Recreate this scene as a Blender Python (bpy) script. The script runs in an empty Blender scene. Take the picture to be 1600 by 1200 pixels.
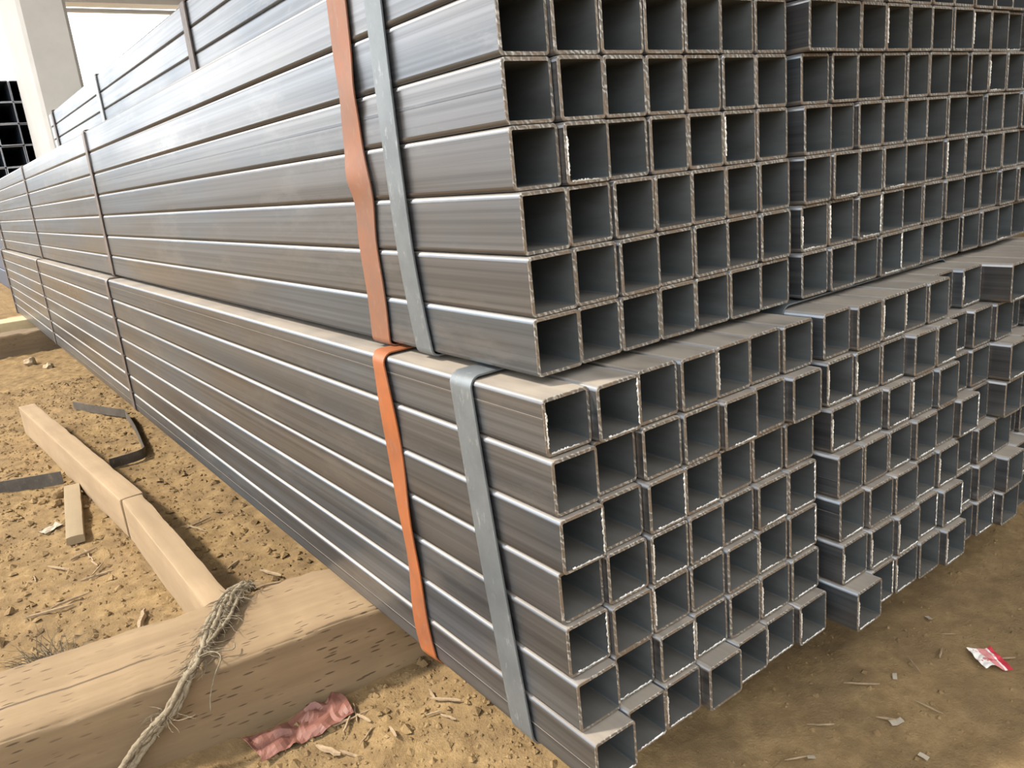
import bpy, bmesh, math, random
from mathutils import Vector, Matrix, noise
R = math.radians
S = 0.06            # one tube side, metres
G = 2.1             # height of the bundle underside above the ground, in tube sides
sc = bpy.context.scene
col = sc.collection
def W(w, u, z): return Vector((w*S, u*S, (z+G)*S))      # across the ends, along the tubes, up

# ---------------------------------------------------------------- camera, light, exposure
cd = bpy.data.cameras.new('camera'); cam = bpy.data.objects.new('camera', cd); col.objects.link(cam)
cam.location = W(-7.58667, -10.05215, 10.68971)
cam.rotation_euler = (R(74.49854), R(5.652), R(-36.77577))
cd.sensor_width = 36; cd.lens = 1234.445/1600*36; cd.clip_start = 0.02; cd.clip_end = 300
sc.camera = cam

wd = bpy.data.worlds.new('sky'); sc.world = wd; wd.use_nodes = True
bg = wd.node_tree.nodes['Background']
bg.inputs[0].default_value = (0.93, 0.97, 1.0, 1); bg.inputs[1].default_value = 4.0

sl = bpy.data.lights.new('sun', 'SUN'); so = bpy.data.objects.new('sun', sl); col.objects.link(so)
sl.energy = 7.0; sl.angle = R(5); sl.color = (1.0, 0.93, 0.82)
so.rotation_euler = Vector((0.76, -0.42, -1.0)).to_track_quat('-Z', 'Y').to_euler()
so.location = (-3, 3, 6)

sc.view_settings.view_transform = 'Standard'; sc.view_settings.look = 'None'
sc.view_settings.gamma = 1; sc.view_settings.use_curve_mapping = False
sc.view_settings.exposure = 0.0

# ---------------------------------------------------------------- material helpers
class NT:
    def __init__(s, name):
        s.m = bpy.data.materials.new(name); s.m.use_nodes = True
        s.t = s.m.node_tree; s.b = s.t.nodes['Principled BSDF']
    def n(s, typ, **kw):
        x = s.t.nodes.new('ShaderNode'+typ)
        for k, v in kw.items():
            if k.startswith('_'): setattr(x, k[1:], v)
            else: x.inputs[k.replace('__', ' ')].default_value = v
        return x
    def l(s, a, b): s.t.links.new(a, b)
    def coord(s, scale=(1, 1, 1), rot=(0, 0, 0), jitter=True):
        tc = s.n('TexCoord'); mp = s.n('Mapping'); mp.inputs['Scale'].default_value = scale; mp.inputs['Rotation'].default_value = rot
        s.l(tc.outputs['Object'], mp.inputs['Vector'])
        if jitter:
            oi = s.n('ObjectInfo'); mu = s.n('Math', _operation='MULTIPLY'); mu.inputs[1].default_value = 57.0
            s.l(oi.outputs['Random'], mu.inputs[0]); s.l(mu.outputs[0], mp.inputs['Location'])
        return mp.outputs[0]
    def noise(s, vec, scale, detail=4, rough=.55):
        x = s.n('TexNoise', Scale=scale, Detail=detail, Roughness=rough); s.l(vec, x.inputs['Vector']); return x.outputs['Fac']
    def ramp(s, fac, stops):
        x = s.n('ValToRGB'); e = x.color_ramp.elements
        while len(e) < len(stops): e.new(.5)
        for k, (p, c) in enumerate(stops):
            e[k].position = p; e[k].color = (*c, 1) if len(c) == 3 else c
        s.l(fac, x.inputs[0]); return x.outputs[0]
    def mix(s, fac, a, b, mode='MIX'):
        x = s.n('MixRGB', _blend_type=mode)
        if isinstance(fac, (int, float)): x.inputs[0].default_value = fac
        else: s.l(fac, x.inputs[0])
        for k, v in ((1, a), (2, b)):
            if isinstance(v, tuple): x.inputs[k].default_value = (*v, 1)
            else: s.l(v, x.inputs[k])
        return x.outputs[0]
    def bump(s, h, strength, dist=.002):
        x = s.n('Bump', Strength=strength, Distance=dist); s.l(h, x.inputs['Height']); s.l(x.outputs[0], s.b.inputs['Normal'])
    def set(s, color=None, rough=None, metal=None, spec=None):
        for k, v in (('Base Color', color), ('Roughness', rough), ('Metallic', metal), ('Specular IOR Level', spec)):
            if v is None: continue
            if isinstance(v, (int, float)): s.b.inputs[k].default_value = v
            elif isinstance(v, tuple): s.b.inputs[k].default_value = (*v, 1)
            else: s.l(v, s.b.inputs[k])
        return s.m
def g3(a): return (a, a, a)
def dust(a, amount, lo=.55, hi=.95):
    """dust that has settled on faces that look up: 0..1 mask"""
    ge = a.n('NewGeometry'); sp = a.n('SeparateXYZ'); a.l(ge.outputs['Normal'], sp.inputs[0])
    up = a.ramp(sp.outputs['Z'], [(lo, g3(0)), (hi, g3(amount))])
    n = a.ramp(a.noise(a.coord((26, 9, 26)), 1.0, 5, .6), [(.25, g3(.55)), (.6, g3(1))])
    return a.mix(1.0, up, n, 'MULTIPLY')
M = {}
def mk_steel(name, lo, hi, warm, cool, metal=.8, r0=.34, r1=.5):
    a = NT(name)
    streak = a.noise(a.coord((42, .55, 42)), 1.0, 5, .6)
    blot = a.noise(a.coord((5, 1.1, 5)), 1.0, 4, .6)
    fine = a.noise(a.coord((260, 4, 260)), 1.0, 2)
    c = a.ramp(streak, [(.28, lo), (.72, hi)])
    t = a.ramp(blot, [(.35, warm), (.65, cool)])
    c = a.mix(.9, c, t, 'MULTIPLY')
    line = a.ramp(a.noise(a.coord((150, .35, 150)), 1.0, 3, .6), [(.3, g3(.68)), (.62, g3(1.12))])       # rolling lines along the tube
    c = a.mix(1.0, c, line, 'MULTIPLY')
    stain = a.ramp(a.noise(a.coord((14, 3.2, 14)), 1.0, 6, .7), [(.55, g3(0)), (.68, g3(.45))])
    c = a.mix(stain, c, (.26, .255, .245))
    rr = a.ramp(blot, [(.3, g3(r0)), (.7, g3(r1))])
    a.bump(fine, .06, .0004)
    d = dust(a, .85)
    c = a.mix(d, c, (.29, .24, .185)); rr = a.mix(d, rr, g3(.85))
    return a.set(c, rr, a.mix(d, g3(metal), g3(0)))
M['steel'] = mk_steel('mill_steel', (.130, .123, .119), (.215, .208, .202), (.97, .96, .97), (.80, .94, 1.10), .8, .27, .40)
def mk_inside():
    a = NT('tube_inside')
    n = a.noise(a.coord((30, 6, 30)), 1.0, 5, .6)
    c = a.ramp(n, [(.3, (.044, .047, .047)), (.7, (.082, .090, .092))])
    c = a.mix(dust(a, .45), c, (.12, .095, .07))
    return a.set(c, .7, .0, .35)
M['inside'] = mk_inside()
def mk_cut():
    a = NT('saw_cut_steel')
    v = a.coord((1, 1, 1), (0, R(38), 0))
    w = a.n('TexWave', Scale=55, Distortion=7, Detail=3); w.inputs['Detail Scale'].default_value = 2.5; a.l(v, w.inputs['Vector'])
    n = a.noise(a.coord((60, 60, 60)), 1.0, 4)
    c = a.ramp(w.outputs['Fac'], [(.2, (.15, .135, .115)), (.72, (.24, .225, .20)), (.96, (.46, .44, .40))])
    c = a.mix(a.ramp(n, [(.42, g3(0)), (.62, g3(1))]), c, (.21, .165, .125))
    a.bump(w.outputs['Fac'], .3, .001)
    return a.set(c, .5, .45)
M['cut'] = mk_cut()
M['burr'] = NT('bright_burr').set((.66, .645, .60), .4, .5)
def mk_strap(name, base, dark, metal, rough, spot=None):
    a = NT(name)
    n = a.noise(a.coord((14, 14, 14)), 1.0, 6, .65)
    n2 = a.noise(a.coord((90, 90, 40)), 1.0, 4, .7)
    c = a.ramp(n, [(.32, dark), (.62, base)])
    if spot: c = a.mix(a.ramp(n2, [(.58, g3(0)), (.72, g3(1))]), c, spot)
    a.bump(n2, .25, .001)
    return a.set(c, rough, metal)
M['orange'] = mk_strap('rusty_orange_strap', (.31, .095, .03), (.21, .075, .034), .2, .5, (.24, .12, .075))
M['galv'] = mk_strap('grey_blue_strap', (.165, .18, .188), (.12, .132, .14), .5, .45, (.26, .27, .272))
M['dustyorange'] = mk_strap('dusty_orange_strap', (.215, .088, .045), (.16, .082, .053), .2, .55, (.205, .128, .093))
M['brownstrap'] = mk_strap('brown_strap', (.17, .135, .115), (.10, .075, .06), .5, .5)
M['palestrap'] = mk_strap('pale_strap', (.45, .46, .45), (.32, .33, .33), .6, .45)
M['darkstrap'] = mk_strap('dark_scrap_strap', (.12, .11, .095), (.07, .062, .055), .4, .5, (.19, .15, .11))
def mk_wood(name, a_, b_, c_, slits=True, along='x', crack=None):
    a = NT(name)
    st = {'x': (1.2, 16, 16), 'y': (16, 1.2, 16)}[along]
    g = a.noise(a.coord(st), 1.0, 8, .65)
    bl = a.noise(a.coord((7, 7, 7)), 1.0, 4, .6)
    c = a.ramp(g, [(.25, a_), (.55, b_), (.8, c_)])
    c = a.mix(a.ramp(bl, [(.35, g3(.55)), (.62, g3(0))]), c, tuple(x*.72 for x in b_))
    h = g
    if slits:
        vs = {'x': (26, 150, 150), 'y': (150, 26, 150)}[along]
        vo = a.n('TexVoronoi', Scale=1.0); a.l(a.coord(vs), vo.inputs['Vector'])
        sl_ = a.ramp(vo.outputs['Distance'], [(.16, g3(1)), (.25, g3(0))])
        gate = a.ramp(a.noise(a.coord((5, 5, 5)), 1.0, 3), [(.40, g3(0)), (.5, g3(1))])
        s_ = a.mix(1.0, sl_, gate, 'MULTIPLY')
        c = a.mix(s_, c, (.085, .055, .032)); g = a.mix(s_, g, g3(-.6))
    if crack:      # a drying check that runs along the timber
        y0, x0, x1 = crack
        tc = a.n('TexCoord'); sp = a.n('SeparateXYZ'); a.l(tc.outputs['Object'], sp.inputs[0])
        wv = a.noise(a.coord((9, .1, .1), jitter=False), 1.0, 5)
        m1 = a.n('Math', _operation='MULTIPLY_ADD'); m1.inputs[1].default_value = .007; m1.inputs[2].default_value = y0-.0035; a.l(wv, m1.inputs[0])
        d = a.n('Math', _operation='SUBTRACT'); a.l(sp.outputs['Y'], d.inputs[0]); a.l(m1.outputs[0], d.inputs[1])
        ab = a.n('Math', _operation='ABSOLUTE'); a.l(d.outputs[0], ab.inputs[0])
        ln = a.ramp(ab.outputs[0], [(.0007, g3(1)), (.0016, g3(0))])
        mr = a.n('MapRange'); mr.inputs['From Min'].default_value = x0; mr.inputs['From Max'].default_value = x1; a.l(sp.outputs['X'], mr.inputs['Value'])
        ins = a.ramp(mr.outputs[0], [(.001, g3(0)), (.05, g3(1)), (.9, g3(1)), (.999, g3(0))])
        k = a.mix(1.0, ln, ins, 'MULTIPLY'); c = a.mix(k, c, (.06, .04, .025)); g = a.mix(k, g, g3(-1.5))
    a.bump(g, .45, .003)
    return a.set(c, .82, 0, .25)
M['beam'] = mk_wood('weathered_beam', (.13, .085, .047), (.235, .162, .092), (.315, .23, .14), crack=(-.015, -.95, -.46))
M['plank'] = mk_wood('pale_timber', (.21, .145, .083), (.295, .208, .124), (.36, .268, .168), False, 'y')
M['slat'] = mk_wood('grey_board', (.19, .14, .085), (.27, .205, .125), (.34, .265, .17), False, 'y')
M['rearbeam'] = mk_wood('dark_beam', (.10, .07, .042), (.19, .135, .08), (.30, .225, .14))
M['paleboard'] = mk_wood('yellow_board', (.36, .28, .15), (.46, .37, .22), (.54, .45, .29), False)
def mk_soil():
    a = NT('sandy_soil')
    n1 = a.noise(a.coord((2.2, 2.2, 2.2), jitter=False), 1.0, 6, .6)
    n2 = a.noise(a.coord((38, 38, 38), jitter=False), 1.0, 8, .7)
    n3 = a.noise(a.coord((240, 240, 240), jitter=False), 1.0, 4, .7)
    c = a.ramp(n2, [(.25, (.135, .083, .038)), (.5, (.235, .157, .074)), (.75, (.32, .222, .114))])
    c = a.mix(a.ramp(n1, [(.4, g3(0)), (.65, g3(.55))]), c, (.20, .13, .066))
    n4 = a.noise(a.coord((7, 7, 7), jitter=False), 1.0, 7, .72)
    c = a.mix(a.ramp(n4, [(.44, g3(0)), (.6, g3(.55))]), c, (.125, .083, .045))
    c = a.mix(a.ramp(n3, [(.68, g3(0)), (.78, g3(.6))]), c, (.55, .46, .33))
    mx = a.mix(.35, n2, n3); a.bump(mx, .75, .008)
    return a.set(c, .95, 0, .1)
M['soil'] = mk_soil()
def simple(name, c1, c2, scale=8, rough=.85, metal=0, bump=.2):
    a = NT(name); n = a.noise(a.coord((scale,)*3), 1.0, 6, .65)
    a.bump(n, bump, .004)
    return a.set(a.ramp(n, [(.3, c1), (.7, c2)]), rough, metal)
M['conc'] = simple('concrete', (.36, .35, .33), (.50, .485, .46), 5)
M['plaster'] = simple('pale_plaster', (.62, .60, .56), (.72, .70, .66), 3)
M['roof'] = simple('roof_sheet', (.42, .415, .41), (.5, .495, .49), 3)
M['wallgrey'] = simple('wall_render', (.25, .235, .21), (.33, .31, .28), 3)
M['navy'] = simple('dark_painted_steel', (.05, .065, .10), (.09, .11, .155), 12, .45, .3, .1)
M['navyedge'] = simple('pale_tube_edge', (.36, .38, .42), (.5, .52, .55), 30, .5, .3, .1)
M['jute'] = simple('jute', (.13, .10, .062), (.26, .21, .14), 160, .95, 0, .5)
M['jutedark'] = simple('dark_jute', (.08, .06, .036), (.18, .14, .088), 160, .95, 0, .5)
M['pink'] = simple('faded_red_plastic', (.13, .05, .036), (.20, .083, .06), 25, .6, 0, .3)
M['stone'] = simple('stone', (.24, .175, .10), (.38, .29, .185), 30, .95, 0, .6)
M['redbrick'] = simple('red_brick', (.36, .16, .09), (.48, .24, .14), 25, .95, 0, .4)
M['twig'] = simple('dry_splinter', (.17, .115, .065), (.33, .24, .145), 60, .9, 0, .4)
M['scrap'] = simple('pale_scrap', (.27, .225, .16), (.38, .33, .26), 60, .8, 0, .3)
def mk_wrapper():
    a = NT('red_white_wrapper')
    tc = a.n('TexCoord'); sp = a.n('SeparateXYZ'); a.l(tc.outputs['Object'], sp.inputs[0])
    f = a.n('MapRange'); f.inputs['From Min'].default_value = -.018; f.inputs['From Max'].default_value = .018; a.l(sp.outputs['X'], f.inputs['Value'])
    x = a.ramp(f.outputs[0], [(.0, (.80, .76, .70)), (.36, (.80, .74, .68)), (.40, (.62, .25, .24)), (.72, (.62, .30, .28)), (.74, (.82, .72, .68)), (.79, (.82, .72, .68)), (.81, (.5, .04, .06))])
    x_ = [n for n in a.t.nodes if n.type == 'VALTORGB'][-1]; x_.color_ramp.interpolation = 'CONSTANT'
    n = a.noise(a.coord((70, 70, 70)), 1.0, 3)
    c = a.mix(a.ramp(n, [(.58, g3(0)), (.62, g3(.8))]), x, (.45, .03, .05))
    return a.set(c, .4, 0)
M['wrapper'] = mk_wrapper()

# ---------------------------------------------------------------- mesh helpers
def mesh_obj(name, verts, faces, mats, parent=None, smooth=False, midx=None):
    me = bpy.data.meshes.new(name); me.from_pydata([tuple(v) for v in verts], [], faces); me.update()
    for m in (mats if isinstance(mats, (list, tuple)) else [mats]): me.materials.append(M[m])
    if midx: me.polygons.foreach_set('material_index', midx)
    if smooth: me.polygons.foreach_set('use_smooth', [True]*len(me.polygons))
    o = bpy.data.objects.new(name, me); col.objects.link(o)
    if parent: o.parent = parent
    return o
def tag(o, label=None, cat=None, group=None, kind=None):
    if label: o['label'] = label
    if cat: o['category'] = cat
    if group: o['group'] = group
    if kind: o['kind'] = kind
    return o
def box(x0, x1, y0, y1, z0, z1):
    v = [(x, y, z) for z in (z0, z1) for y in (y0, y1) for x in (x0, x1)]
    return v, [(0, 2, 3, 1), (4, 5, 7, 6), (0, 1, 5, 4), (2, 6, 7, 3), (0, 4, 6, 2), (1, 3, 7, 5)]
def rough_box(name, L, Wd, H, mat, nl, amp, seed, chip=0.0, along='x'):
    """a sawn timber with worn arrises, length along local x (or y), base at z = 0, centred"""
    bm = bmesh.new()
    bmesh.ops.create_cube(bm, size=1)
    for v in bm.verts: v.co = Vector((v.co.x*L, v.co.y*Wd, (v.co.z+.5)*H))
    bmesh.ops.bevel(bm, geom=bm.edges[:], offset=min(Wd, H)*.03, segments=3, affect='EDGES')
    e = .012                      # loops beside the arrises keep the wear local
    for co, no in (((0, Wd/2-e, 0), (0, 1, 0)), ((0, e-Wd/2, 0), (0, 1, 0)), ((0, 0, H-e), (0, 0, 1)), ((0, 0, e), (0, 0, 1))):
        bmesh.ops.bisect_plane(bm, geom=bm.verts[:]+bm.edges[:]+bm.faces[:], plane_co=co, plane_no=no)
    for k in range(1, nl):
        x = -L/2+L*k/nl
        bmesh.ops.bisect_plane(bm, geom=bm.verts[:]+bm.edges[:]+bm.faces[:], plane_co=(x, 0, 0), plane_no=(1, 0, 0))
    sd = Vector((seed*7.3, seed*3.1, seed*1.7))
    for v in bm.verts:
        p = v.co*1.0
        n = noise.noise_vector(Vector((p.x*5, p.y*22, p.z*22))+sd)*amp; n.x = 0
        edge = max(0, abs(p.y)/(Wd/2)-.8)*5*max(0, abs(p.z/H*2-1)-.8)*5
        c = chip*edge*(max(0, noise.noise(Vector((p.x*11, p.y*9, p.z*9))+sd)+.1)+.5*max(0, noise.noise(Vector((p.x*47, p.y*9, p.z*9))+sd)))
        v.co += n+Vector((0, -math.copysign(c, p.y), -math.copysign(c, p.z-H/2)))
        if p.z < H*.2: v.co.z = max(v.co.z, 0)
    me = bpy.data.meshes.new(name); bm.to_mesh(me); bm.free()
    if along == 'y': me.transform(Matrix.Rotation(R(90), 4, 'Z'))
    me.materials.append(M[mat])
    me.polygons.foreach_set('use_smooth', [True]*len(me.polygons))
    o = bpy.data.objects.new(name, me); col.objects.link(o)
    wn = o.modifiers.new('face_normals', 'WEIGHTED_NORMAL'); wn.mode = 'FACE_AREA'; wn.weight = 60
    return o
def tube_geo(pts, rad, nseg=6):
    """round cord along pts; rad a number or list"""
    V, F = [], []; n = len(pts)
    for i, p in enumerate(pts):
        t = (pts[min(i+1, n-1)]-pts[max(i-1, 0)]).normalized()
        a = t.orthogonal().normalized() if i == 0 else (a-t*a.dot(t)).normalized()
        b = t.cross(a); r = rad[i] if isinstance(rad, list) else rad
        for k in range(nseg):
            an = 2*math.pi*k/nseg; V.append(p+(a*math.cos(an)+b*math.sin(an))*r)
    for i in range(n-1):
        for k in range(nseg):
            k2 = (k+1) % nseg; F.append((i*nseg+k, i*nseg+k2, (i+1)*nseg+k2, (i+1)*nseg+k))
    F.append(tuple(range(nseg))[::-1]); F.append(tuple((n-1)*nseg+k for k in range(nseg)))
    return V, F
def spline(ctrl, n):
    out = []; m = len(ctrl)
    for i in range(n):
        t = i/(n-1)*(m-1); k = min(int(t), m-2); f = t-k
        p0, p1, p2, p3 = ctrl[max(k-1, 0)], ctrl[k], ctrl[k+1], ctrl[min(k+2, m-1)]
        out.append(.5*((2*p1)+(p2-p0)*f+(2*p0-5*p1+4*p2-p3)*f*f+(3*p1-p0-3*p2+p3)*f**3))
    return out
def ribbon(name, pts, nrm, wid, th, mat, closed, smooth=True):
    """flat band: pts centre line, nrm outward normals, wid the half-width vector at each point"""
    V, F = [], []; n = len(pts)
    for p, a, w in zip(pts, nrm, wid):
        V += [p-w, p-w+a*th, p+a*th*1.15, p+w+a*th, p+w]
    m = n if closed else n-1
    for i in range(m):
        j = (i+1) % n
        for k in range(5):
            k2 = (k+1) % 5; F.append((i*5+k, j*5+k, j*5+k2, i*5+k2))
    if not closed: F += [(0, 1, 2, 3, 4), tuple((n-1)*5+k for k in (4, 3, 2, 1, 0))]
    return mesh_obj(name, V, F, mat)

# ---------------------------------------------------------------- the setting
def axis(a, b, fine0, fine1, step, coarse):
    xs = []; x = a
    while x < b:
        xs.append(x)
        d = 0 if fine0 <= x <= fine1 else min(abs(x-fine0), abs(x-fine1))
        x += min(coarse*(1 if d < 12 else 8), step+d*.22)
    return xs+[b]
def ground_h(x, y):
    p = Vector((x, y, 0))
    h = .007*noise.noise(p*1.7)+.006*noise.noise(p*6+Vector((3, 1, 0)))
    left = 1.0 if x < .1 else max(.5, 1-(x-.1)*2)
    h += left*(.0065*noise.noise(p*17)+.0055*max(0, noise.noise(p*33+Vector((9, 0, 0))))+.004*noise.noise(p*60))
    # soil heaped against the near side of the sleeper beam
    if -.45 < x < .25 and .22 < y < .46: h += .012*max(0, noise.noise(p*9+Vector((0, 4, 2)))+.35)*math.sin((y-.22)/.24*math.pi)
    return h
xs = axis(-60, 9, -.75, 1.15, .0095, 1.2); ys = axis(-30, 60, -.45, 5.0, .0115, 1.2)
gv = [(x, y, ground_h(x, y)) for y in ys for x in xs]; nx = len(xs)
gf = [(j*nx+i, j*nx+i+1, (j+1)*nx+i+1, (j+1)*nx+i) for j in range(len(ys)-1) for i in range(nx-1)]
floor = tag(mesh_obj('floor', gv, gf, 'soil', smooth=True), kind='structure')
v, f = box(-3.0, 7.0, -2.2, 17.0, 5.2, 5.35); tag(mesh_obj('ceiling', v, f, 'roof'), kind='structure')  # roof shaped to stop short behind the camera, letting skylight onto the tube ends
v, f = box(7.0, 7.2, -6.0, 17.0, -.1, 5.2); tag(mesh_obj('wall_right', v, f, 'wallgrey'), kind='structure')
v, f = box(-3.0, 7.2, -6.2, -6.0, -.1, 3.7); tag(mesh_obj('wall_back', v, f, 'wallgrey'), kind='structure')  # unseen wall, height chosen to block low sky light from behind
v, f = box(-3.0, 7.0, 16.4, 16.8, 4.36, 5.15); tag(mesh_obj('trim_1', v, f, 'plaster'), kind='structure')
v, f = box(-3.0, 7.0, 16.1, 16.2, 4.14, 4.2); tag(mesh_obj('trim_2', v, f, 'plaster'), kind='structure')

v, f = box(-12.2, -12.0, -12.0, 23.0, -.2, 1.9); tag(mesh_obj('wall_added_left', v, f, 'wallgrey'), kind='structure')      # unseen yard wall, added to darken the sky reflected in the tube sides
v, f = box(-12.0, 7.2, 23.0, 23.2, -.2, 1.9); tag(mesh_obj('wall_added_far', v, f, 'wallgrey'), kind='structure')  # added with the left one, dims low reflections along the tubes
# concrete pillar behind the stacks: shaft with chamfered corner and base block
pr = bpy.data.objects.new('concrete_pillar', None); col.objects.link(pr); pr.location = (.665, 7.6, 0)
tag(pr, 'square concrete pillar with one sunlit face rising behind the stacked tubes', 'pillar')
cx, cy, ch = .38, 1.15, .03
prof = [(ch, 0), (cx-ch, 0), (cx, ch), (cx, cy-ch), (cx-ch, cy), (ch, cy), (0, cy-ch), (0, ch)]
v = [(x, y, z) for z in (0, 5.19) for x, y in prof]
f = [tuple(range(7, -1, -1)), tuple(range(8, 16))]+[(k, (k+1) % 8, 8+(k+1) % 8, 8+k) for k in range(8)]
mesh_obj('shaft', v, f, 'plaster', pr)
v, f = box(-.05, cx+.05, -.05, cy+.05, -.05, .35); mesh_obj('base_block', v, f, 'conc', pr)

# ---------------------------------------------------------------- square tubes
def tube_mesh(name, a, L, rad, th, mats, seg=4):
    """hollow rounded square, near cut end at y = 0, running to +y; axis through the middle"""
    def ring(h, r):
        out = []
        for cx_, cz_, a0 in ((h-r, h-r, 0), (-h+r, h-r, 90), (-h+r, -h+r, 180), (h-r, -h+r, 270)):
            for k in range(seg+1):
                an = R(a0+90*k/seg); out.append((cx_+r*math.cos(an), cz_+r*math.sin(an)))
        return out
    o, i = ring(a/2, rad), ring(a/2-th, max(rad-th, rad*.3)); n = len(o); b = .0006
    V, F, I, SM = [], [], [], []
    om = ring(a/2-b, rad)
    for prof, y in ((om, 0), (o, b), (o, L-b), (om, L), (i, L), (i, 0)): V += [(x, y, z) for x, z in prof]
    for s, (r0, r1, mi) in enumerate(((0, 1, 2), (1, 2, 0), (2, 3, 2), (3, 4, 2), (4, 5, 1), (5, 0, 2))):
        for k in range(n):
            k2 = (k+1) % n
            F.append((r0*n+k, r1*n+k, r1*n+k2, r0*n+k2)); I.append(mi); SM.append(k % (seg+1) != seg and mi == 0)
    me = bpy.data.meshes.new(name); me.from_pydata(V, [], F); me.update()
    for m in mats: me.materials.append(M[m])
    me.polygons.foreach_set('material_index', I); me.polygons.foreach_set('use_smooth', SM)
    return me
TL = 100.0
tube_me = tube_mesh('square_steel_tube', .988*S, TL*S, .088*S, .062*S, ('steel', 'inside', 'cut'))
# saw burrs: ragged bright lips left along the cut edges
def burr_mesh(sides, seed):
    rd = random.Random(seed); V, F = [], []; h = .44*S
    for s in sides:
        ang = {'b': 0, 'l': -90, 't': 180, 'r': 90}[s]
        n = 22; t0 = rd.uniform(-1, -.5); t1 = rd.uniform(.4, 1)
        for k in range(n):
            t = t0+(t1-t0)*k/(n-1); j = rd.uniform(.006, .034)*S; q = -h+rd.uniform(-.006, .004)*S; out = -rd.uniform(.004, .022)*S
            pts = [(t*h, .0, q-.012*S), (t*h, out, q), (t*h, out, q+j*.5), (t*h, .0, q+j)]
            c, s_ = math.cos(R(ang)), math.sin(R(ang))
            V += [(x*c-z*s_, y, x*s_+z*c) for x, y, z in pts]
        b0 = len(V)-4*n
        for k in range(n-1):
            for m in range(3): F.append((b0+4*k+m, b0+4*k+4+m, b0+4*k+5+m, b0+4*k+1+m))
    me = bpy.data.meshes.new('saw_burr'); me.from_pydata(V, [], F); me.update(); me.materials.append(M['burr']); return me
burrs = [burr_mesh(s, k) for k, s in enumerate((('b',), ('b', 'l'), ('b',), ('l',), ('b', 'l'), ('b', 'r')))]
def seam_mesh(h, wd, proud):
    v, f = box(-.494*S-proud*S, -.494*S+.0005, .0004, TL*S-.0004, (h-wd/2)*S, (h+wd/2)*S)
    me = bpy.data.meshes.new('weld_seam'); me.from_pydata(v, [], f); me.update(); me.materials.append(M['steel']); return me
seams = [seam_mesh(.08, .05, .010), seam_mesh(.16, .035, .009), seam_mesh(-.08, .04, .008)]
ORD = ['first', 'second', 'third', 'fourth', 'fifth', 'sixth', 'seventh']
ROW = ['bottom row', 'second row up', 'third row up', 'fourth row up', 'fifth row up', 'sixth row up', 'top row']
rd = random.Random(4)
def bundle(w0, z0, pz, ends, place, group, burr_p=0, ncol=7, jit=.012, roll=.35, nrow=7, pw=1.0, me=None, seam=None):
    """ends[row][col]: where each near cut end lies along the tubes"""
    for r in range(nrow):
        for c in range(ncol):
            o = bpy.data.objects.new('square_steel_tube', me or tube_me); col.objects.link(o)
            o.location = W(w0+(c+.5)*pw+rd.uniform(-jit, jit)*.5, ends(r, c), z0+(r+.5)*pz)
            o.rotation_euler = (0, R(rd.uniform(-roll, roll)), 0)
            tag(o, f'grey square steel tube, {ROW[r] if r < nrow-1 else ROW[6]}, {ORD[c]} from strap face, {place}', 'steel tube', group)
            if seam and c == 0 and r in seam:
                q = bpy.data.objects.new('weld_seam', seams[seam[r]]); col.objects.link(q); q.parent = o
            if rd.random() < burr_p(r, c) if callable(burr_p) else rd.random() < burr_p:
                b = bpy.data.objects.new('saw_burr', rd.choice(burrs)); col.objects.link(b); b.parent = o
E1 = {7: (-.62, -.80, -.73, -.82, -.78, -.74, -.80), 6: (-.72, -.60, -.77, -.83, -.94, -.84, -1.02), 5: (-.80, -.68, -.84, -.80, -.76, -.78, -.83),
      4: (-.62, -.75, -.83, -.85, -.80, -.90, -.90), 3: (-.70, -.80, -.80, -.83, -.90, -.87, -.92), 2: (-.86, -.74, -.92, -.86, -.92, -.92, -.97),
      1: (-1.21, -1.0, -.98, -1.20, -1.08, -1.03, -1.16)}
E2 = {7: (-.86, -1.02, -1.02, -.98, -1.02, -.62, -.86), 6: (-.95, -1.0, -1.02, -1.25, -1.26, -1.0, -1.17), 5: (-1.05, -1.08, -1.2, -1.22, -1.34, -1.1, -1.17),
      4: (-1.22, -1.24, -1.25, -1.35, -1.28, -1.42, -1.2), 3: (-1.27, -1.38, -1.44, -1.36, -1.43, -1.3, -1.43), 2: (-1.36, -1.43, -1.53, -1.45, -1.58, -1.35, -1.5),
      1: (-1.72, -1.46, -1.5, -1.55, -1.7, -1.42, -1.52)}
E3 = [-1.72, -1.72, -1.44, -1.7, -1.62, -1.25, -1.5]
JA = [[rd.gauss(0, .025) for _ in range(7)] for _ in range(60)]
bundle(-.41, 0, 1.018, lambda r, c: E1[r+1][c], 'lower orange-strapped bundle', 'tubes of the lower orange-strapped bundle', lambda r, c: .7 if r < 5 else .4, seam={6: 1, 0: 2})
bundle(6.88, 0, 1.018, lambda r, c: E2[r+1][c], 'lower second bundle', 'tubes of the lower second bundle', .65, seam={2: 1, 3: 2})
bundle(13.88, 0, 1.018, lambda r, c: E3[r]+JA[r][c]*3+(0 if c == 0 else .15), 'lower third bundle', 'tubes of the lower third bundle', .3, 5)
U1 = [-.06, -.02, .05, .12, .15, .15, .15]
bundle(0, 7.27, 1.0, lambda r, c: U1[r]*(1 if c == 0 else .35)+JA[10+r][c], 'upper orange-strapped bundle', 'tubes of the upper orange-strapped bundle', .05, seam={4: 0})
U2 = [-.06, -.08, -.10, -.08, -.06, -.12, -.1]
bundle(7.36, 7.27, 1.0, lambda r, c: U2[r]+JA[20+r][c]*1.3, 'upper second bundle', 'tubes of the upper second bundle', .2)
bundle(14.5, 7.27, 1.0, lambda r, c: -.05+JA[30+r][c]*2, 'upper third bundle', 'tubes of the upper third bundle', .2, 4)
wide_me = tube_mesh('square_steel_tube', 1.365*S, TL*S, .11*S, .055*S, ('steel', 'inside', 'cut'))
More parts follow.
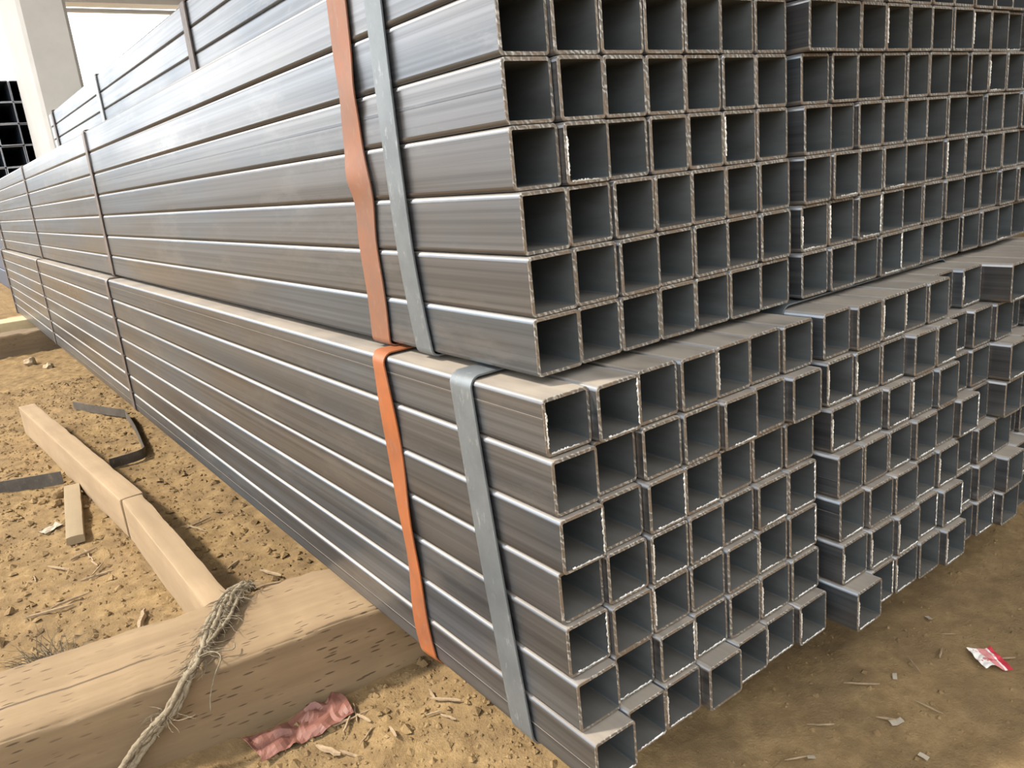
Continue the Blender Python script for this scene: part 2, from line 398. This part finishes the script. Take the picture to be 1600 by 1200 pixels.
bundle(7.5, 14.4, 1.385, lambda r, c: -3.4+JA[40+r][c], 'topmost bundle', 'tubes of the topmost bundle', 0, 2, nrow=5, pw=1.385, me=wide_me)

# ---------------------------------------------------------------- steel straps round the bundles
def strap(name, w0, w1, z0, z1, yc, width, th, mat, label, off=.03, r=.12, wob=None, bow=None, group=None, cat='strap'):
    """yc(z) centre along the tubes on the strapped face; the band is a closed loop"""
    a, b, c, d = w0-off, w1+off, z0-off, z1+off
    path = []   # (w, z, normal w, normal z)
    def arc(cx_, cz_, a0):
        for k in range(7):
            an = R(a0+15*k); path.append((cx_+r*math.cos(an), cz_+r*math.sin(an), math.cos(an), math.sin(an)))
    nz = 44
    for k in range(nz+1): path.append((a, d-r-(d-c-2*r)*k/nz, -1, 0))
    arc(a+r, c+r, 180)
    for k in range(1, 8): path.append((a+r+(b-a-2*r)*k/8, c, 0, -1))
    arc(b-r, c+r, 270)
    for k in range(1, 8): path.append((b, c+r+(d-c-2*r)*k/8, 1, 0))
    arc(b-r, d-r, 0)
    for k in range(1, 8): path.append((b-r-(b-a-2*r)*k/8, d, 0, 1))
    arc(a+r, d-r, 90); path.pop()
    P_, N_, H_ = [], [], []
    for (w, z, nw, nz_) in path:
        y = yc(z); push = 0; tw = 0
        if wob and nw < -.5: dy, push, tw = wob(z); y += dy
        if bow and nw < -.5: push += bow*math.sin(max(0, min(1, (z-c)/(d-c)))*math.pi)
        P_.append(W(w+nw*push, y, z)); n_ = Vector((nw, 0, nz_)); N_.append(n_)
        H_.append(Vector((nw*tw*S, width/2*S, 0)))
    o = ribbon(name, P_, N_, H_, th*S, mat, True)
    o.data.polygons.foreach_set('use_smooth', [True]*len(o.data.polygons)); o.data.set_sharp_from_angle(angle=R(35))
    return tag(o, label, cat, group)
def wob_orange(z):
    k = math.exp(-((z-10.75)/.42)**2); k2 = math.exp(-((z-12.4)/.5)**2)
    return (.13*math.sin((z-10.9)*2.2)*math.exp(-((z-10.9)/1.3)**2)-.02*k2+.03*math.sin(z*2.1), .07*k+.03*k2, .05*k-.035*k2)
lerp = lambda z, za, ya, zb, yb: ya+(yb-ya)*(z-za)/(zb-za)
zt = 14.27
strap('steel_strap', 0, 7, 7.27, zt, lambda z: lerp(z, 14, 5.22, 7.3, 5.36), .80, .03, 'dustyorange', 'rusty orange steel strap with a kink around the upper bundle near its cut ends', .035, wob=wob_orange)
strap('steel_strap', 0, 7, 7.27, zt, lambda z: 3.72-.22*max(0, (9.5-z)/2.2)**1.5, .60, .035, 'galv', 'grey-blue steel strap around the upper bundle beside its orange strap', .03, bow=.04)
lt = 7.13
strap('steel_strap', -.41, 6.59, 0, lt, lambda z: lerp(z, 6.5, 4.80, 0, 4.36)+.08*math.sin(z*.9), .56, .03, 'orange', 'rusty orange steel strap around the lower bundle near its cut ends', .035, .2, wob=lambda z: (.05*math.sin(z*1.7), .02+.02*math.sin(z*2.3), .03*math.sin(z*1.3+1)))
strap('steel_strap', -.41, 6.59, 0, lt, lambda z: lerp(z, 6.7, 1.60, 0, .86), .68, .035, 'galv', 'grey-blue steel strap around the lower bundle beside its orange strap', .035, .2, bow=.04)
for y0, a0, wd_, nm in ((34.6, .7, .62, 'middle'), (62.9, 1.3, .62, 'far')):
    strap('steel_strap', 0, 7, 7.27, zt, lambda z, y0=y0, a0=a0: y0+a0*(10.8-z)/7, .55, .035, 'brownstrap', f'thin brown steel strap around the upper bundle, {"second" if nm=="middle" else "third"} tie along from the orange strap', .03)
    strap('steel_strap', -.41, 6.59, 0, lt, lambda z, y0=y0, a0=a0: y0+.5+(1.6 if y0 > 50 else 0)+a0*.5*(3.5-z)/7, .55, .035, 'brownstrap', f'thin brown steel strap around the lower bundle, {"second" if nm=="middle" else "third"} tie along from the orange strap', .03, .2)
strap('steel_strap', 0, 7, 7.27, zt, lambda z: 95.5, .8, .07, 'brownstrap', 'thin brown steel strap around the upper bundle at its far end', .04)
strap('steel_strap', -.41, 6.59, 0, lt, lambda z: 97.0, .8, .07, 'brownstrap', 'thin brown steel strap around the lower bundle at its far end', .04)
strap('steel_strap', 6.88, 13.88, 0, lt, lambda z: .35, .55, .035, 'galv', 'grey steel strap over the front corner of the lower second bundle', .06, .25)
strap('steel_strap', 7.5, 10.27, 14.4, 21.33, lambda z: 39.6, .9, .08, 'brownstrap', 'dark brown steel strap around the topmost bundle', .05)
strap('steel_strap', 7.5, 10.27, 14.4, 21.33, lambda z: 67.2, 1.0, .08, 'palestrap', 'pale steel strap around the middle of the topmost bundle', .05)
strap('steel_strap', 7.5, 10.27, 14.4, 21.33, lambda z: 93.5, 1.0, .08, 'brownstrap', 'brown steel strap around the far end of the topmost bundle', .05)

# ---------------------------------------------------------------- distant stack of big dark tubes
BT = 3.43*S
big_me = tube_mesh('large_square_tube', BT*.985, 6.0, .012, .008, ('navy', 'navy', 'navyedge'), 3)
for r in range(10):
    for c in range(3):
        o = bpy.data.objects.new('large_square_tube', big_me); col.objects.link(o)
        o.location = (3.5*S+(c+.5)*BT, 150*S+rd.uniform(-.04, .04), (r+.5)*BT+.005)
        rw = 'top row' if r == 9 else 'bottom row' if r == 0 else f'{(ORD+["eighth", "ninth"])[r]} row up'
        tag(o, f'large dark tube in the distant stack, {rw}, {["outer", "middle", "pillar-side"][c]} column', 'steel tube', 'large dark tubes stacked beside the pillar')

# ---------------------------------------------------------------- sleeper beams and loose timber
ang = math.atan2(7.31-8.47, -.38+8.72)
b = rough_box('timber_beam', 34*S, 3.2*S, G*S+.02, 'beam', 170, .0014, 1, .014)
ux = Vector((math.cos(ang), math.sin(ang), 0)); uy = Vector((-ux.y, ux.x, 0))
p0 = W(-.38, 7.31, -G); b.location = p0+ux*(17*S-14*S)+uy*1.62*S; b.location.z = -.021; b.rotation_euler = (0, 0, ang)
tag(b, 'large weathered timber beam under the bundle ends with jute rope across it', 'beam')
b = rough_box('timber_beam', 32*S, 3.4*S, G*S+.02, 'rearbeam', 60, .004, 5, .03)
b.location = W(8, 78.9, 0); b.location.z = -.021; b.rotation_euler = (0, 0, R(-1.2))
tag(b, 'dark rough timber beam under the far part of the bundles', 'beam')
b = rough_box('timber_board', 30*S, 4.2*S, G*S*.98, 'paleboard', 30, .002, 8)
b.location = W(8, 90.5, 0); b.location.z = 0
tag(b, 'pale yellow timber board lying beyond the dark beam under the bundles', 'board')

def timber(name, a, b_, wid, h, mat, label, cat, seed, nl=36):
    """timber lying on the ground from ground point a to b_ (tube units, near end first)"""
    pa, pb = Vector((a[0]*S, a[1]*S, 0)), Vector((b_[0]*S, b_[1]*S, 0)); d = pb-pa
    o = rough_box(name, d.length, wid*S, h*S, mat, nl, .0008, seed, .0035, 'x')
    o.data.transform(Matrix.Rotation(R(-90), 4, 'Z')); o.data.transform(Matrix.Rotation(R(180), 4, 'Z'))
    o.location = (pa+pb)/2; o.rotation_euler = (0, 0, math.atan2(d.y, d.x)-R(90))
    o.location.z = .002
    return tag(o, label, cat)
timber('timber_beam', (-3.22, 11.65), (-3.27, 22.6), .80, 1.72, 'plank', 'short sawn timber butting against the large weathered beam', 'timber', 11)
timber('timber_beam', (-3.27, 22.75), (-4.72, 45.0), .90, 1.70, 'plank', 'long sawn timber in line behind the short one, pointing away from the beam', 'timber', 12)
timber('timber_board', (-5.42, 24.0), (-4.55, 30.9), .68, .36, 'slat', 'short grey board on the soil beside the long sawn timber', 'board', 13, 16)

def loose_strap(pts, h, th, label):
    P_ = spline([W(x, y, -G)+Vector((0, 0, h*S/2+z*S+.002)) for x, y, z in pts], 60); N_, H_ = [], []
    for i in range(len(P_)):
        t = (P_[min(i+1, 59)]-P_[max(i-1, 0)]); n_ = Vector((-t.y, t.x, 0)).normalized(); N_.append(n_); H_.append(Vector((0, 0, h*S/2)))
    o = ribbon('scrap_strap', P_, N_, H_, th*S, 'darkstrap', False); return tag(o, label, 'strap')
loose_strap([(-1.96, 48.6, 0), (-1.0, 45.7, .0), (.02, 42.9, .02), (.07, 42.4, .02), (-.2, 38.5, 0), (-.68, 34.2, 0), (-.85, 33.3, 0), (-1.4, 33.0, 0), (-2.55, 32.9, 0)], .52, .05,
            'bent dark steel strap lying on edge between the long timber and the tubes')
loose_strap([(-9.5, 34.3, 0), (-7.3, 33.5, 0), (-5.8, 32.9, 0), (-4.75, 32.5, 0)], .66, .05, 'straight dark steel strap on edge reaching the long sawn timber')

# ---------------------------------------------------------------- jute rope over the beam
def fibres(name, origin, n, L, mat, rd_, up=.4, spread=1.0, dirv=None, r=.0007, parent=None):
    V, F = [], []
    for _ in range(n):
        d = Vector((rd_.gauss(0, spread), rd_.gauss(0, spread), abs(rd_.gauss(0, up))))
        if dirv: d = d*.6+dirv
        d.normalize(); p = origin+Vector((rd_.gauss(0, .006), rd_.gauss(0, .006), 0)); ln = L*rd_.uniform(.4, 1.1); pts = [p.copy()]
        for k in range(6):
            d = (d+Vector((rd_.gauss(0, .28), rd_.gauss(0, .28), rd_.gauss(-.14, .22)))).normalized(); p = p+d*ln/6
            p.z = max(p.z, origin.z-.004); pts.append(p.copy())
        v, f = tube_geo(pts, [r*1.2, r, r, r, r*.9, r*.7, r*.4], 3); k0 = len(V); V += v; F += [tuple(k0+q for q in x) for x in f]
    return mesh_obj(name, V, F, mat, parent)
rope = bpy.data.objects.new('jute_rope', None); col.objects.link(rope); rope.location = W(-4.5, 8.4, 0)
tag(rope, 'frayed jute rope lying over the large weathered beam', 'rope')
rinv = rope.location.copy()
rr = random.Random(9)
ctrl = [(-2.35, 11.3, -.25), (-2.5, 10.95, .12), (-3.0, 10.7, .16), (-3.75, 9.5, .16), (-4.45, 8.45, .14), (-4.98, 7.76, .08), (-5.5, 7.66, -.46), (-5.95, 7.70, -.84), (-6.35, 7.74, -1.16), (-6.75, 7.76, -1.56), (-7.05, 7.68, -1.9)]
for s in range(6):
    c = []
    for k, (x, y, z) in enumerate(ctrl):
        ph = s*1.05+k*.9; sp = .05
        fan = {1: .05, 2: .13, 3: .17, 4: .03}.get(k, 0)*(s-2.5)/1.5            # frayed open on top of the beam, tied at the arris
        side = .15*(1 if s % 2 else -1)*min(1, max(0, k-4.5)/2)                  # two legs down the front
        c.append(W(x+math.cos(ph)*sp+fan*.8+side, y+math.sin(ph)*sp*.4-fan*.5-abs(side)*.3, z+.04*math.sin(ph*1.7))-rinv)
    pts = spline(c, 90)
    pts = [p+Vector((rr.gauss(0, .0006), rr.gauss(0, .0006), rr.gauss(0, .0005))) for p in pts]
    v, f = tube_geo(pts, [(.0040 if s < 4 else .0028)*(1+.12*math.sin(i*1.3+s)) for i in range(90)], 6)
    mesh_obj('strand', v, f, 'jute', rope, True)
pts = spline([W(*q)-rinv for q in ((-5.05, 7.85, .1), (-4.92, 7.7, .2), (-4.72, 7.82, .27), (-4.68, 8.02, .22), (-4.9, 8.06, .1))], 20)
v, f = tube_geo(pts, .004, 6); mesh_obj('knot_wrap', v, f, 'jute', rope, True)
for k, (x, y, z) in enumerate(((-2.5, 10.95, .2), (-2.8, 10.75, .22), (-3.1, 10.4, .22), (-3.4, 10.0, .22), (-3.7, 9.6, .22), (-4.0, 9.2, .22), (-4.4, 8.6, .2), (-4.75, 8.1, .15), (-5.6, 7.8, -.6), (-6.9, 7.8, -1.75))):
    fo = fibres('frayed_fibre', W(x, y, z)-rinv, 42, .045, 'jute', rr, .4, .8, Vector((-.55, -.85, -.1)), .00045); fo.parent = rope; fo['kind'] = 'stuff'
for q in (((-4.7, 8.15, .2), (-4.35, 8.0, .3), (-4.2, 7.8, .18), (-4.45, 7.62, -.1), (-4.65, 7.55, -.5), (-4.75, 7.4, -.8)), ((-4.7, 8.1, .2), (-4.2, 8.2, .12), (-3.85, 8.05, .1), (-3.75, 8.25, .12))):
    pts = spline([W(*p_)-rinv for p_ in q], 26)
    v, f = tube_geo(pts, .0011, 5); mesh_obj('loose_end', v, f, 'jute', rope, True)
def tuft(w, u, n, L, mat, label, sd, dirv=None):
    o = fibres('jute_tuft', Vector((0, 0, .004)), n, L, mat, random.Random(sd), .5, 1.0, dirv, .0006); o.location = (w*S, u*S, ground_h(w*S, u*S)); return tag(o, label, 'fibre tuft')
tuft(-7.25, 14.4, 900, .10, 'jutedark', 'dark tuft of jute fibres on the soil behind the large beam', 21, Vector((-.7, -.1, .15)))
tuft(-8.7, 7.3, 400, .085, 'jute', 'pale jute fibres on the soil in front of the large beam', 22, Vector((-.5, .1, .15)))

# ---------------------------------------------------------------- litter, stones and splinters on the soil
def crumple(name, cu, n, size, amp, mat, label, cat, seed, rot=0, curl=0):
    nx_, ny_ = n; V, F = [], []; sd = Vector((seed*5.1, seed*2.7, seed))
    for j in range(ny_):
        for i in range(nx_):
            x, y = (i/(nx_-1)-.5)*size[0], (j/(ny_-1)-.5)*size[1]
            e = noise.noise(Vector((x*25, y*25, 0))+sd)
            z = amp*(abs(noise.noise(Vector((x*38, y*38, 2))+sd))*1.6+.3*noise.noise(Vector((x*90, y*90, 5))+sd))+curl*(x/size[0])**2
            V.append((x+e*size[0]*.10, y+noise.noise(Vector((x*25, y*25, 7))+sd)*size[1]*.22, z))
    F = [(j*nx_+i, j*nx_+i+1, (j+1)*nx_+i+1, (j+1)*nx_+i) for j in range(ny_-1) for i in range(nx_-1)]
    mz = min(v[2] for v in V); V = [(x, y, z-mz) for x, y, z in V]
    o = mesh_obj(name, V, F, mat); m = o.modifiers.new('thickness', 'SOLIDIFY'); m.thickness = .0006
    o.location = (cu[0]*S, cu[1]*S, ground_h(cu[0]*S, cu[1]*S)+.003); o.rotation_euler = (0, 0, rot); return tag(o, label, cat)
crumple('plastic_scrap', (-2.95, 6.95), (26, 16), (.15, .06), .009, 'pink', 'crumpled faded red plastic scrap on the soil against the large beam', 'litter', 3, R(2), .02)
crumple('sweet_wrapper', (10.85, -2.85), (14, 18), (.036, .056), .006, 'wrapper', 'small red and white wrapper on the soil in front of the tube ends', 'litter', 6, R(-38), .008)
def rock(w, u, r, mat, label, seed, flat=.7, name='stone'):
    bm = bmesh.new(); bmesh.ops.create_icosphere(bm, subdivisions=2, radius=1); sd = Vector((seed*3.3, seed, seed*.7))
    for v_ in bm.verts: v_.co = Vector((v_.co.x*r, v_.co.y*r*.85, v_.co.z*r*flat))*(1+.45*noise.noise(v_.co*1.5+sd))
    me = bpy.data.meshes.new(name); bm.to_mesh(me); bm.free(); me.materials.append(M[mat])
    o = bpy.data.objects.new(name, me); col.objects.link(o); o.location = (w*S, u*S, ground_h(w*S, u*S)+r*flat*.55); o.rotation_euler = (0, 0, seed)
    return tag(o, label, 'stone', 'loose stones on the soil')
rock(-2.3, 70.6, .034, 'stone', 'larger of two pale stones in front of the far dark beam', 1)
rock(-1.25, 67.2, .028, 'stone', 'smaller pale stone in front of the far dark beam', 2)
for k, (w, u, r) in enumerate(((-4.9, 31.6, .016), (-5.2, 30.7, .02), (-5.4, 29.6, .015), (-4.75, 30.4, .013), (-5.9, 30.4, .012), (-5.5, 31.3, .012))):
    rock(w, u, r, 'soil', 'clod of dry soil beside the short grey board', 5+k, .75, 'soil_clod')['group'] = 'clods by the short grey board'
v, f = box(-.11, .11, -.05, .05, 0, .07); o = mesh_obj('red_brick', v, f, 'redbrick'); o.location = W(.6, 101.5, -G); o.rotation_euler = (0, 0, R(8))
bv = o.modifiers.new('worn', 'BEVEL'); bv.width = .006; bv.segments = 2
tag(o, 'red brick on the soil at the far end of the bundles', 'brick')
def splinter(px, py, L, rz, r, label, seed, mat='twig'):
    rs = random.Random(seed); pts = [Vector(((k/5-.5)*L, rs.gauss(0, L*.012), r*.6+rs.uniform(0, r*.4))) for k in range(6)]
    v_, f_ = tube_geo(pts, [r*.5, r, r*.95, r, r*.85, r*.35], 5)
    o = mesh_obj('wood_splinter', v_, f_, mat); o.location = (px*S, py*S, ground_h(px*S, py*S)+.003); o.rotation_euler = (0, 0, rz)
    return tag(o, label, 'splinter', 'wood splinters on the soil')
near = 'dry wood splinter on the soil between the large beam and the silver strap'
far_ = 'dry wood splinter on the soil beyond the large beam'
for k in range(12): splinter(rd.uniform(-2.6, .2), rd.uniform(4.6, 6.9), rd.uniform(.02, .05), rd.uniform(0, 3.1), rd.uniform(.0013, .0028), near, 100+k)
splinter(-2.75, 5.75, .045, R(115), .0042, 'thick pale wood splinter on the soil near the red plastic scrap', 98)
for k in range(18):
    w, u = rd.choice(((rd.uniform(-2.6, -.6), rd.uniform(13, 31)), (rd.uniform(-7.5, -4.6), rd.uniform(16, 23)), (rd.uniform(-7.5, -5.6), rd.uniform(33, 50))))
    splinter(w, u, rd.uniform(.03, .09), rd.uniform(0, 3.1), rd.uniform(.0018, .0035), far_, 200+k)
for k in range(9): splinter(rd.uniform(4.5, 12), rd.uniform(-4, -1.2), rd.uniform(.015, .05), rd.uniform(0, 3.1), rd.uniform(.0008, .0016), 'thin dry splinter on the bare soil in front of the tube ends', 300+k)
splinter(-4.75, 15.6, .075, R(72), .006, 'thick short stick on the soil behind the large beam', 97)
for k, (w, u, l_) in enumerate(((7.1, -2.55, .018), (6.6, -3.4, .012), (11.6, -1.0, .012), (4.9, -1.9, .01), (8.6, -1.7, .012), (-6.0, 26.6, .05), (1.9, 2.2, .012))):
    crumple('pale_scrap', (w, u), (6, 5), (l_, l_*.5), l_*.2, 'scrap', ['small pale scrap on the bare soil in front of the tube ends', 'pale torn scrap on the soil beside the short grey board'][w < 0], 'litter', 40+k, rd.uniform(0, 3))['group'] = 'pale scraps on the soil'
# crumbs of soil, too many to count
V, F = [], []
def crumb(x, y, r):
    k0 = len(V); z = ground_h(x, y); a0 = rd.uniform(0, 6)
    top = (x+rd.gauss(0, r*.2), y+rd.gauss(0, r*.2), z+r*rd.uniform(.5, 1.0))
    ring_ = [(x+math.cos(a0+q*1.2566)*r*rd.uniform(.7, 1.2), y+math.sin(a0+q*1.2566)*r*rd.uniform(.7, 1.2), z-r*.3+rd.uniform(0, r*.7)) for q in range(5)]
    V.extend(ring_+[top]); F.extend([(k0+q, k0+(q+1) % 5, k0+5) for q in range(5)])
for _ in range(5200):
    y = rd.uniform(.72, 3.6)**1.0; x = rd.uniform(-.62, .05); crumb(x, y, min(.02, .0022+rd.expovariate(1/.0022)))
for _ in range(1800): crumb(rd.uniform(-.4, .25), rd.uniform(.1, .44), min(.012, .0016+rd.expovariate(1/.0017)))
for _ in range(1500): crumb(rd.uniform(.2, 1.2), rd.uniform(-.45, .05), min(.006, .0009+rd.expovariate(1/.001)))
tag(mesh_obj('soil_crumbs', V, F, 'soil', floor), 'loose crumbs of dry sandy soil', kind='stuff')
